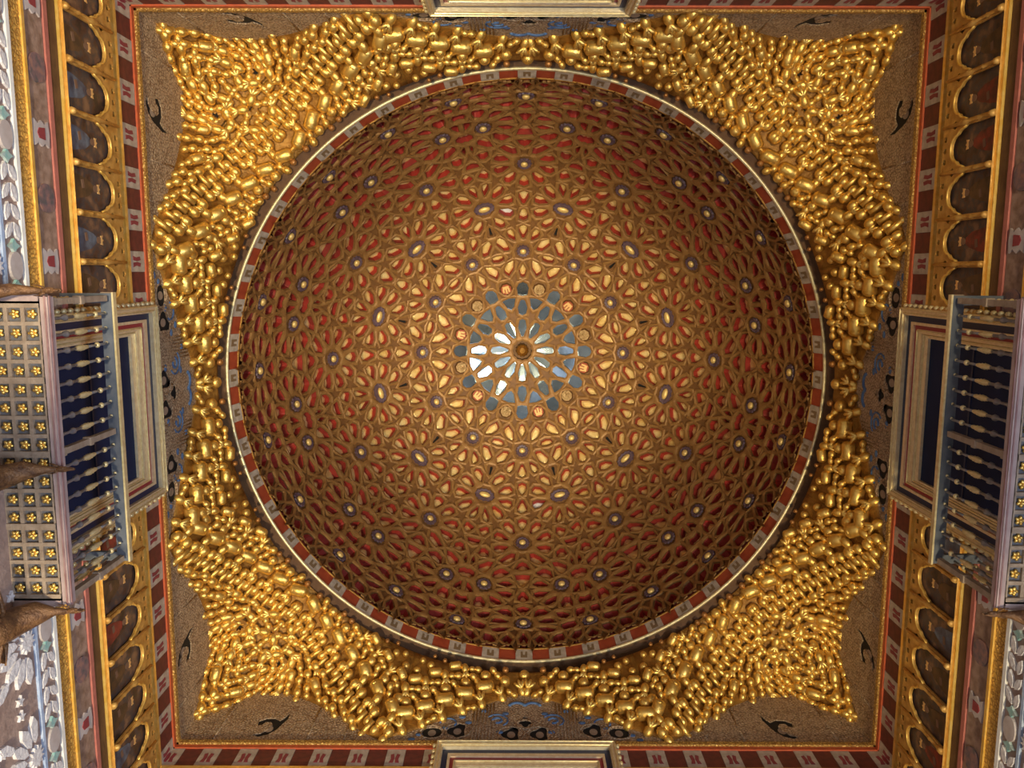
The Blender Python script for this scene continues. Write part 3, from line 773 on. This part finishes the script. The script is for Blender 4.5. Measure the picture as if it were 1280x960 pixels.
for side, wl in walls.items():
    # lunette panel over the whole wall up to the vaulting, with the pierced openings
    b = MB()
    top = []
    n = 80
    for i in range(n + 1):
        s_ = -5 + 10 * i / n; top.append((s_, hb(s_) + .12))
    outer = [(-5, 10.72), (5, 10.72)] + top[::-1]
    hol = [horseshoe(3.82, 11.2, -1), horseshoe(-3.82, 11.2, 1),
           lobed(-.21, 11.0, .125, .18, 3), lobed(.21, 11.0, .125, .18, 3), lobed(0, 11.32, .10, .12),
           lobed(-1.0, 11.08, .13, .19, 3), lobed(1.0, 11.08, .13, .19, 3), lobed(-1.37, 11.04, .12, .17, 2), lobed(1.37, 11.04, .12, .17, 2)]
    b.plate(outer, hol, .006, .024, 0, 0)
    o = b.make('carved_lunette', ['plaster'], wl)
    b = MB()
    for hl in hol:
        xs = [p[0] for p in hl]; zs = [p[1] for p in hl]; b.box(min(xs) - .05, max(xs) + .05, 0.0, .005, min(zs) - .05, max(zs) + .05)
    b.make('opening_darkness', ['black'], wl)  # black sheets painted in for the darkness behind the piercings
    # lattice seen in the openings
    b = MB()
    for cx, cz in ((-.21, 11.0), (.21, 11.0), (-1.0, 11.08), (1.0, 11.08), (-1.37, 11.04), (1.37, 11.04), (-3.78, 11.12), (3.78, 11.12)):
        b.add([(cx + .06 * cos(t), .012, cz + .085 * sin(t)) for t in [2 * pi * q / 12 for q in range(12)]] , [tuple(range(12))])
    b.make('opening_screen', ['timber'], wl)
    # raised blue scrolls, buds and vertical ribs of the carving
    b = MB()
    def arc(cx, cz, r, a0, a1, th=.015, mi=0):
        pts = [(cx + r * cos(a0 + (a1 - a0) * k / 8), .028, cz + r * sin(a0 + (a1 - a0) * k / 8)) for k in range(9)]; b.tube(pts, th, 5, mi)
    for s_ in (-1, 1):
        arc(s_ * .42, 11.35, .16, pi * .2, pi * 1.3); arc(s_ * .42, 11.35, .07, 0, pi * 1.6, .02)
        arc(s_ * .12, 11.72, .13, pi * .1, pi * .9, .025); arc(s_ * 1.15, 11.28, .12, 0, pi * 1.2)
        for x, z in ((.38, 11.05), (.62, 11.62), (.85, 11.3), (1.2, 11.15), (1.55, 10.98), (.95, 11.45), (1.65, 10.86), (.3, 11.55)):
            b.ell((s_ * x, .024, z), .055, .012, .05, 7, 4)
    b.make('blue_scrollwork', ['blue'], wl, True)
    b = MB()
    for s_ in (-1, 1):
        for x in (.48, .53, .58, .63, .68, .73, .78):
            z1 = hb(x) - .05; b.box(s_ * x - .009, s_ * x + .009, .02, .034, 10.78, z1)
        arc(s_ * .21, 11.0, .20, 0, 2 * pi, .013); arc(s_ * 1.0, 11.08, .2, 0, 2 * pi, .013); arc(s_ * 1.37, 11.04, .18, 0, 2 * pi, .013)
        for x in (2.1, 2.62, 3.15, 4.5):
            z1 = hb(x) - .06; b.box(s_ * x - .012, s_ * x + .012, .02, .034, 10.78, z1)
    arc(0, 11.24, .13, 0, 2 * pi, .018)
    b.make('carved_rib', ['plaster'], wl, True)
    boxp('red_moulding', 'orange_red', -5, 5, 0, .035, 10.62, 10.69, wl)
    boxp('gilt_moulding', 'ochre', -5, 5, 0, .065, 10.69, 10.76, wl)
    for i in range(39):
        s_ = -4.94 + .26 * i
        if abs(s_) < 1.2: continue
        white = i % 2 == 0
        fo = link('frieze_block', fb_white if white else fb_red, wl, Matrix.Translation((s_, 0, 10.40)))
        if white: link('crest_mark', crest_me, fo, Matrix.Translation((0, .018, 0)))
    for sx in ((-5, -1.26), (1.26, 5)):
        boxp('gilt_fillet', 'gold_line', *sx, 0, .045, 10.12, 10.18, wl)
        boxp('gilt_fillet', 'gold_line', *sx, 0, .05, 9.99, 10.03, wl)
    if side in ('front', 'back'):
        for sx in ((-5, -1.26), (1.26, 5)): boxp('plain_gilt_band', 'tracery', *sx, 0, .03, 8.94, 9.99, wl)
    if True:
        for sx, nm in (((-5, -1.26), 'f'), ((1.26, 5), 'f')):
            boxp('gilt_fillet', 'gold_line', *sx, 0, .05, 8.89, 8.94, wl)
            boxp('brown_cove', 'rim_brown', *sx, 0, .02, 8.72, 8.88, wl)
            boxp('rose_fillet', 'pink', *sx, 0, .03, 8.64, 8.71, wl)
            boxp('painted_band', 'painted', *sx, 0, .012, 8.28, 8.63, wl)
            boxp('gilt_fillet', 'gold_line', *sx, 0, .04, 8.235, 8.28, wl)
            boxp('foliage_band', 'ochre', *sx, 0, .02, 8.03, 8.235, wl)
            boxp('white_fillet', 'white', *sx, 0, .04, 7.975, 8.03, wl)
        for sx in ((-5, 5),):
            boxp('cartouche_ground', 'lace_ground', *sx, 0, .012, 7.70, 7.975, wl)
            boxp('blue_fillet', 'blue_pale', *sx, 0, .035, 7.66, 7.70, wl)
            boxp('star_panel_ground', 'lace_ground', *sx, 0, .008, 6.0, 7.66, wl)
        # painted roundels and little crest shields in turn
        rm = MB(); rm.plate(ngon(0, 0, .145, .14, 20), [], 0, .02); rm = rm.data('painted_roundel', ['roundel'])
        sm = MB(); sm.plate([(-.13, .12), (-.09, .06), (-.13, 0), (-.09, -.06), (-.13, -.12), (0, -.14), (.13, -.12), (.09, -.06), (.13, 0), (.09, .06), (.13, .12), (0, .14)], [], 0, .018)
        sm.plate([(-.06, .05), (-.05, -.05), (.0, -.08), (.05, -.05), (.06, .05)], [], .018, .026, 1); sm = sm.data('crest_shield', ['roundel_stone', 'crest'])
        k = 0
        s_ = -4.6
        while s_ < 4.9:
            if abs(s_) > 1.2: link('painted_roundel' if k % 2 else 'crest_shield', rm if k % 2 else sm, wl, Matrix.Translation((s_, .012, 8.455)))
            k += 1; s_ += .64
        # cartouche band: stone ovals, teal knots, white leaf pieces
        ov = MB(); ov.plate(ngon(0, 0, .135, .10, 18), [], 0, .035); ov = ov.data('stone_oval', ['roundel_stone'])
        kn = MB(); kn.plate([(-.07, .0), (-.03, .03), (0, .09), (.03, .03), (.07, 0), (.03, -.03), (0, -.09), (-.03, -.03)], [], 0, .03); kn = kn.data('teal_knot', ['teal'])
        lf = MB(); lf.plate([(-.10, -.02), (-.04, .035), (.04, .045), (.10, .01), (.05, -.035), (-.03, -.045)], [], 0, .03); lf = lf.data('white_leaf', ['lace_white'])
        for c0 in [-4.35 + 1.22 * q for q in range(8)]:
            link('stone_oval', ov, wl, Matrix.Translation((c0, .012, 7.835)))
            for sx in (-1, 1): link('teal_knot', kn, wl, Matrix.Translation((c0 + sx * .19, .012, 7.835)))
            for q in range(4):
                for z, ra in ((7.90, .5), (7.775, -.4)):
                    link('white_leaf', lf, wl, Matrix.Translation((c0 + .33 + q * .185, .012, z)) @ Matrix.Rotation(ra + .3 * (q % 2), 4, 'Y') @ Matrix.Scale(.9, 4))
        # star panels: rosettes with long petals
        pt = MB(); pt.plate([(-.16, 0), (-.10, .05), (.06, .062), (.16, 0), (.06, -.062), (-.10, -.05)], [], 0, .04); pt = pt.data('plaster_petal', ['lace_white'])
        hu = MB(); hu.plate([((.12 if q % 2 else .075) * cos(pi * q / 12), (.12 if q % 2 else .075) * sin(pi * q / 12)) for q in range(24)], [], 0, .04); hu = hu.data('plaster_rosette', ['lace_white'])
        stp = MB(); stp.plate([((.075 if q % 2 else .032) * cos(pi * q / 5), (.075 if q % 2 else .032) * sin(pi * q / 5)) for q in range(10)], [], 0, .035); stp = stp.data('plaster_star', ['lace_white'])
        npet = 0
        for c0 in [-4.35 + 1.22 * q for q in range(8)]:
            if abs(c0) < 1.3: continue
            for zc in (7.52, 6.62):
                link('plaster_rosette', hu, wl, Matrix.Translation((c0, .008, zc)))
                for q in range(14):
                    a = 2 * pi * q / 14
                    x, z = c0 + .30 * cos(a), zc + .30 * sin(a)
                    if z < 7.56: link('plaster_petal', pt, wl, Matrix.Translation((x, .008, z)) @ Matrix.Rotation(-a, 4, 'Y') @ Matrix.Scale(.88, 4))
                for q in range(10):
                    a = 2 * pi * (q + .5) / 10; x, z = c0 + .56 * cos(a), zc + .52 * sin(a)
                    if z < 7.58 and abs(x - c0) < .60:
                        link('plaster_star' if q % 2 else 'plaster_petal', stp if q % 2 else pt, wl, Matrix.Translation((x, .008, z)) @ Matrix.Rotation(-a, 4, 'Y') @ Matrix.Scale(.8, 4))

# ------------------------------------------------------------------ portrait arcades
PITCH = .532
def arcade(side, s0, s1, label):
    mw = WALLS[side]
    root = empty('portrait_arcade', label, 'arcade', mw @ Matrix.Translation(((s0 + s1) / 2, 0, 8.94)), 'gilt portrait arcades under the frieze')
    cx = (s0 + s1) / 2; off = Matrix.Translation((-cx, 0, -8.94))
    nn = 7; wv = (s1 - s0) / nn
    def arch(c):                            # trefoil opening
        h = wv / 2 - .035; pts = [(c - h, 8.945), (c + h, 8.945), (c + h, 9.50)]
        for k in range(1, 6): a = pi / 2 * k / 6; pts.append((c + h - .02 - .05 * (1 - cos(a)), 9.50 + .14 * sin(a)))
        for k in range(0, 9): a = pi * k / 8; pts.append((c + .15 * cos(a), 9.66 + .13 * sin(a)))
        for k in range(1, 6): a = pi / 2 * (1 - k / 6); pts.append((c - h + .02 + .05 * (1 - cos(a)), 9.50 + .14 * sin(a)))
        pts.append((c - h, 9.50)); return pts
    cs = [s0 + wv * (k + .5) for k in range(nn)]
    hol = [arch(c) for c in cs]
    small = []
    for c in cs:
        for dx in (-.13, 0, .13): small.append([(c + dx - .03, 9.90), (c + dx + .03, 9.90), (c + dx + .03, 9.95), (c + dx, 9.98), (c + dx - .03, 9.95)])
    for k in range(nn + 1):
        c = s0 + wv * k
        if s0 < c < s1: small.append([(c - .05, 9.74), (c, 9.67), (c + .05, 9.74), (c, 9.83)])
    b = MB(); b.plate([(s0, 8.942), (s1, 8.942), (s1, 9.99), (s0, 9.99)], hol + small, .045, .07)
    o = b.make('arch_tracery', ['tracery'], root); o.matrix_local = off
    # small raised mouldings following each arch
    for c in cs:
        pts = [(x, .072, z + (.015 if z > 9.5 else 0)) for x, z in arch(c)[2:]]
        b = MB(); b.tube(pts, .013, 6); o = b.make('arch_moulding', ['gold_line'], root, True); o.matrix_local = off
    for k in range(nn + 1):                 # turned columns
        c = s0 + wv * k; b = MB()
        prof = [(8.945, .045), (9.0, .045), (9.02, .028), (9.2, .024), (9.22, .036), (9.25, .024), (9.44, .022), (9.46, .04), (9.52, .045), (9.60, .03), (9.97, .022)]
        b.tube([(c, .085, z) for z, r in prof], [r * .85 for z, r in prof], 8)
        o = b.make('column', ['tracery'], root, True); o.matrix_local = off
    for c in cs:
        boxz = MB(); boxz.box(c - wv / 2 + .01, c + wv / 2 - .01, .0, .02, 8.945, 9.88)
        o = boxz.make('painted_panel', ['portrait'], root); o.matrix_local = off
        rb = ['robe_red', 'robe_brown', 'robe_blue', 'robe_brown', 'robe_red', 'robe_blue', 'robe_brown']
        m_ = rb[(int(c * 7.3) + len(side)) % 7]; b = MB(); j = RNG.uniform(-.03, .03)
        b.plate([(c - .15 + j, 8.97), (c + .14 + j, 8.97), (c + .12 + j, 9.15), (c + .07 + j, 9.35), (c + .03 + j, 9.42), (c - .04 + j, 9.41), (c - .10 + j, 9.3), (c - .13 + j, 9.12)], [], .02, .024, 0)
        b.plate(ngon(c + j, 9.475, .04, .055, 10), [], .02, .026, 1)
        b.plate([(c + j - .05, 9.51), (c + j + .05, 9.51), (c + j + .055, 9.56), (c + j + .02, 9.545), (c + j, 9.57), (c + j - .02, 9.545), (c + j - .055, 9.56)], [], .02, .027, 2)
        b.plate([(c + j - .02, 9.18), (c + j + .07, 9.16), (c + j + .08, 9.21), (c + j - .01, 9.23)], [], .024, .028, 1)
        b.plate([(c - .2, 8.96), (c + .2, 8.96), (c + .19, 9.03), (c - .19, 9.03)], [], .02, .0225, 3)
        q = b.make('painted_figure', [m_, 'skin', 'castle_gold', 'robe_brown'], o)
    return root
arcade('left', -5, -1.27, 'gilt arcade of dark seated portraits, bottom left beyond the brighter balcony')
arcade('left', 1.27, 5, 'gilt arcade of dark seated portraits, top left beside the brighter balcony')
arcade('right', -5, -1.27, 'dim gilt arcade of dark portraits, top right above the dimmer balcony')
arcade('right', 1.27, 5, 'dim gilt arcade of dark portraits, bottom right below the dimmer balcony')

# ------------------------------------------------------------------ framed gallery windows
def ringframe(b, xo, zo0, zo1, xi, zi0, zi1, y0, y1, mi=0):
    b.plate([(-xo, zo0), (xo, zo0), (xo, zo1), (-xo, zo1)], [[(-xi, zi0), (xi, zi0), (xi, zi1), (-xi, zi1)]], y0, y1, mi)
for k, side in enumerate(('left', 'right', 'back', 'front')):
    wl = bpy.data.objects.new('window_%d' % (k + 1), None); C.objects.link(wl); wl.matrix_world = WALLS[side]; wl['kind'] = 'structure'
    zb = 7.85
    L = [('carved_frame', 'cream', 1.26, 10.66, 1.165, 10.53, .12), ('navy_strip', 'navy', 1.165, 10.53, 1.085, 10.42, .07),
         ('cream_fillet', 'cream', 1.085, 10.42, 1.05, 10.35, .09), ('crimson_strip', 'crimson', 1.05, 10.35, 1.0, 10.26, .065),
         ('inner_moulding', 'cream', 1.0, 10.26, .95, 10.14, .085), ('inner_moulding', 'cream', .95, 10.14, .90, 10.03, .055)]
    for nm, m_, xo, zo, xi, zi, y in L:
        b = MB(); d = xo - xi; ringframe(b, xo, zb - .2 + (1.26 - xo), zo, xi, zb - .2 + (1.26 - xi), zi, -.02, y); b.make(nm, [m_], wl)
    for q, (x_, z_, y_) in enumerate(((1.245, 10.645, .13), (1.19, 10.565, .128), (.985, 10.23, .095), (.935, 10.12, .065))):
        b = MB(); b.tube([(-x_, y_, 7.85), (-x_, y_, z_), (x_, y_, z_), (x_, y_, 7.85)], .014, 6); b.make('gilt_bead', ['gold_pale'], wl)
    boxp('window_pane', 'opening', -.93, .93, .0, .02, 7.5, 10.05, wl)
    boxp('window_transom', 'navy', -.93, .93, .02, .03, 9.05, 9.08, wl)
    b = MB()
    z = 7.6
    while z < 10.62:
        for sx in (-1, 1): b.ell((sx * 1.285, .09, z), .03, .035, .045, 6, 4)
        z += .13
    x = -1.2
    while x < 1.22: b.ell((x, .08, 10.665), .014, .03, .014, 6, 4); x += .075
    b.make('bead_edging', ['gold_pale'], wl, True)

# ------------------------------------------------------------------ balconies
def baluster_mesh():
    b = MB()
    prof = [(0, .020), (.04, .034), (.07, .018), (.20, .014), (.24, .030), (.27, .034), (.30, .016)]
    b.tube([(0, 0, z) for z, r in prof], [r for z, r in prof], 8, 0)
    prof = [(.40, .016), (.42, .022), (.44, .018), (.46, .031), (.475, .024), (.50, .035), (.525, .025), (.55, .031), (.57, .021), (.60, .024), (.64, .016)]
    b.tube([(0, 0, z) for z, r in prof], [r for z, r in prof], 8, 1)
    prof = [(.30, .016), (.40, .016)]; b.tube([(0, 0, z) for z, r in prof], [r for z, r in prof], 8, 0)
    prof = [(.64, .015), (.80, .013)]; b.tube([(0, 0, z) for z, r in prof], [r for z, r in prof], 8, 0)
    b.ell((0, 0, .83), .03, .03, .03, 8, 5, mi=1)
    prof = [(.85, .014), (1.02, .014)]; b.tube([(0, 0, z) for z, r in prof], [r for z, r in prof], 8, 0)
    return b.data('baluster', ['iron', 'gold_pale'], True)
bal_me = baluster_mesh()
def post_mesh():
    b = MB(); b.box(-.03, .03, -.03, .03, 0, 1.04); b.box(-.042, .042, -.042, .042, .5, .56); b.box(-.04, .04, -.04, .04, 0, .06); return b.data('post', ['timber'])
post_me = post_mesh()
boss_b = MB()
for k in range(5):
    a = 2 * pi * k / 5; boss_b.ell((.024 * cos(a), .024 * sin(a), -.012), .022, .018, .018, 6, 4, rot=Matrix.Rotation(a, 3, 'Z'))
boss_b.ell((0, 0, -.03), .018, .018, .02, 7, 4); boss_me = boss_b.data('coffer_boss', ['gold'], True)
tile_b = MB(); tile_b.box(-.078, .078, -.078, .078, 0, .02); tile_me = tile_b.data('coffer_panel', ['coffer_blue'])
DOT = MB(); DOT.ell((0, 0, -.005), .018, .018, .014, 7, 4); dot_me = DOT.data('gilt_stud', ['gold_pale'], True)
def balcony(side, label):
    root = empty('balcony', label, 'balcony', WALLS[side] @ Matrix.Translation((0, 0, 7.40)), 'gallery balconies with turned balusters')
    W, D = 1.45, .56                       # half width, depth
    boxp('floor_slab', 'timber', -W, W, 0, D - .06, .05, .10, root)
    b = MB(); b.box(-W - .02, W + .02, D - .07, D, .0, .10); b.make('front_beam', ['beam'], root)
    b = MB(); b.box(-W - .03, W + .03, D, D + .008, .02, .045); b.box(-W - .03, W + .03, D - .03, D - .015, -.008, .0); b.make('beam_moulding', ['beam_edge'], root)
    for sx in (-1, 1): boxp('side_beam', 'beam', sx * W - .04, sx * W + .04, 0, D - .085, .0, .17, root)
    # coffered underside
    nx, ny = 16, 3; px = (2 * W - .1) / nx; py = (D - .085) / ny
    for i in range(nx + 1):
        x = -W + .05 + px * i; wide = .03 if i % 4 == 0 else .018
        boxp('soffit_rib', 'timber', x - wide, x + wide, .0, D - .085, .0 if i % 4 == 0 else .008, .05, root)
    for j in range(ny + 1):
        y = py * j; boxp('soffit_rib', 'timber', -W, W, max(0, y - .018), min(D - .085, y + .018), .012, .05, root)
    for i in range(nx):
        for j in range(ny):
            c = (-W + .05 + px * (i + .5), py * (j + .5), .045)
            p = link('coffer_panel', tile_me, root, Matrix.Translation(c)); link('coffer_boss', boss_me, p, Matrix.Translation((0, 0, -.005)) @ Matrix.Rotation(RNG.uniform(0, 6), 4, 'Z') @ Matrix.Scale(1.1, 4))
    # railing
    zr = 1.19
    for (x0, x1, y0, y1) in ((-W - .02, W + .02, D - .12, D - .0), (-W - .02, -W + .08, 0, D - .12), (W - .08, W + .02, 0, D - .12)):
        boxp('handrail', 'rail', x0, x1, y0, y1, zr, zr + .05, root)
    b = MB(); b.box(-W - .03, W + .03, D - .0, D + .02, zr - .005, zr + .06); b.make('rail_edging', ['gold_pale'], root)
    boxp('rail_cap', 'timber', -W - .03, W + .03, D - .14, D + .01, zr + .05, zr + .08, root)
    n = 18
    for i in range(n + 1):
        x = -W + .03 + (2 * W - .06) * i / n
        me = post_me if i in (0, 9, n) else bal_me
        link('post' if me is post_me else 'baluster', me, root, Matrix.Translation((x, D - .05, .10)))
        link('gilt_stud', dot_me, root, Matrix.Translation((x, D - .08 + .0, zr)))
    for sx in (-1, 1):
        for j in range(3): link('baluster', bal_me, root, Matrix.Translation((sx * (W - .03), .10 + .13 * j, .10)))
    return root
balcony('left', 'brightly lit timber balcony with coffered underside and turned balusters')
balcony('right', 'dim timber balcony with turned balusters, mostly cut off by the photo edge')

# dragon brackets
def dragon(side, s_, label, sc=1.0):
    root = empty('dragon_bracket', label, 'bracket', WALLS[side] @ Matrix.Translation((s_, 0, 7.38)), 'dragon brackets under the balconies')
    b = MB()                               # body rising from the wall to the beam, head at the tip
    path = [(0, .0, -.75), (.02, .10, -.70), (0, .17, -.55), (-.03, .14, -.38), (-.02, .2, -.22), (.01, .33, -.13), (0, .46, -.07), (0, .58, -.05)]
    b.tube(path, [.07 * sc, .095 * sc, .12 * sc, .12 * sc, .11 * sc, .09 * sc, .04, .018], 9)
    b.make('body', ['dragon'], root, True)
    b = MB(); b.ell((0, .62, -.05), .03, .07, .028, 8, 5); b.ell((0, .69, -.035), .018, .05, .012, 6, 4); b.ell((0, .68, -.07), .014, .045, .01, 6, 4)
    for sx in (-1, 1): b.tube([(sx * .02, .58, -.04), (sx * .045, .52, .0 - .03), (sx * .05, .47, -.03)], [.012, .008, .003], 5)
    b.make('head', ['dragon'], root, True)
    for sx in (-1, 1):                     # ribbed wings
        b = MB()
        tips = [(.30, .12, -.35), (.27, .22, -.48), (.20, .26, -.62), (.12, .22, -.72)]; base = (.03, .14, -.40)
        for t in tips: b.tube([(sx * base[0], base[1], base[2]), (sx * t[0] * .6, t[1] * .7 + .06, t[2] * .8 - .06), (sx * t[0] * sc, t[1], t[2])], [.03, .022, .008], 6)
        vs = [(sx * base[0], base[1], base[2])] + [(sx * t[0] * sc * .95, t[1], t[2]) for t in tips]
        vs2 = [(x, y - .015, z) for x, y, z in vs]; n = len(vs)
        b.add(vs + vs2, [(0, k, k + 1) for k in range(1, n - 1)] + [(n, n + k + 1, n + k) for k in range(1, n - 1)] + [(k, (k + 1) % n, (k + 1) % n + n, k + n) for k in range(n)])
        b.make('wing', ['dragon'], root)
    b = MB()
    for k in range(7):
        x = RNG.uniform(-.1, .1); z = -.35 - .07 * k; b.ell((x, .17 + .03 * (k % 2), z), .05, .05, .035, 7, 4, rot=Matrix.Rotation(k, 3, 'Z'))
    b.make('scales', ['dragon'], root, True)
    return root
dragon('left', 1.53, 'brown winged dragon bracket at the upper end of the brighter balcony', .6)
dragon('left', -.12, 'brown winged dragon bracket at the middle of the brighter balcony')
dragon('left', -1.5, 'large dark winged dragon bracket at the lower end of the brighter balcony', 1.25)
dragon('right', 1.5, 'dark winged dragon bracket at the lower end of the dimmer balcony')

# ------------------------------------------------------------------ words for the setting
for side, wl in walls.items():
    wl['label'] = {'left': 'brighter side wall with blue-white lace tiles along the left edge', 'right': 'dimmer side wall with gilt bands along the right edge',
                   'back': 'wall strip with red and white blocks along the top edge', 'front': 'wall strip with red and white blocks along the bottom edge'}[side]
    wl['category'] = 'wall'
for k, t_ in enumerate(('dark blue window in a cream frame behind the brighter balcony', 'dark window in a gilt frame behind the dimmer balcony',
                        'cream window frame cut off by the top edge', 'cream window frame cut off by the bottom edge')):
    o = bpy.data.objects['window_%d' % (k + 1)]; o['label'] = t_; o['category'] = 'window'
ceil['label'] = 'dark brown soffit ring between the gilded vaulting and the dome'; ceil['category'] = 'ceiling'
fl['label'] = 'pale marble floor far below the dome'; fl['category'] = 'floor'
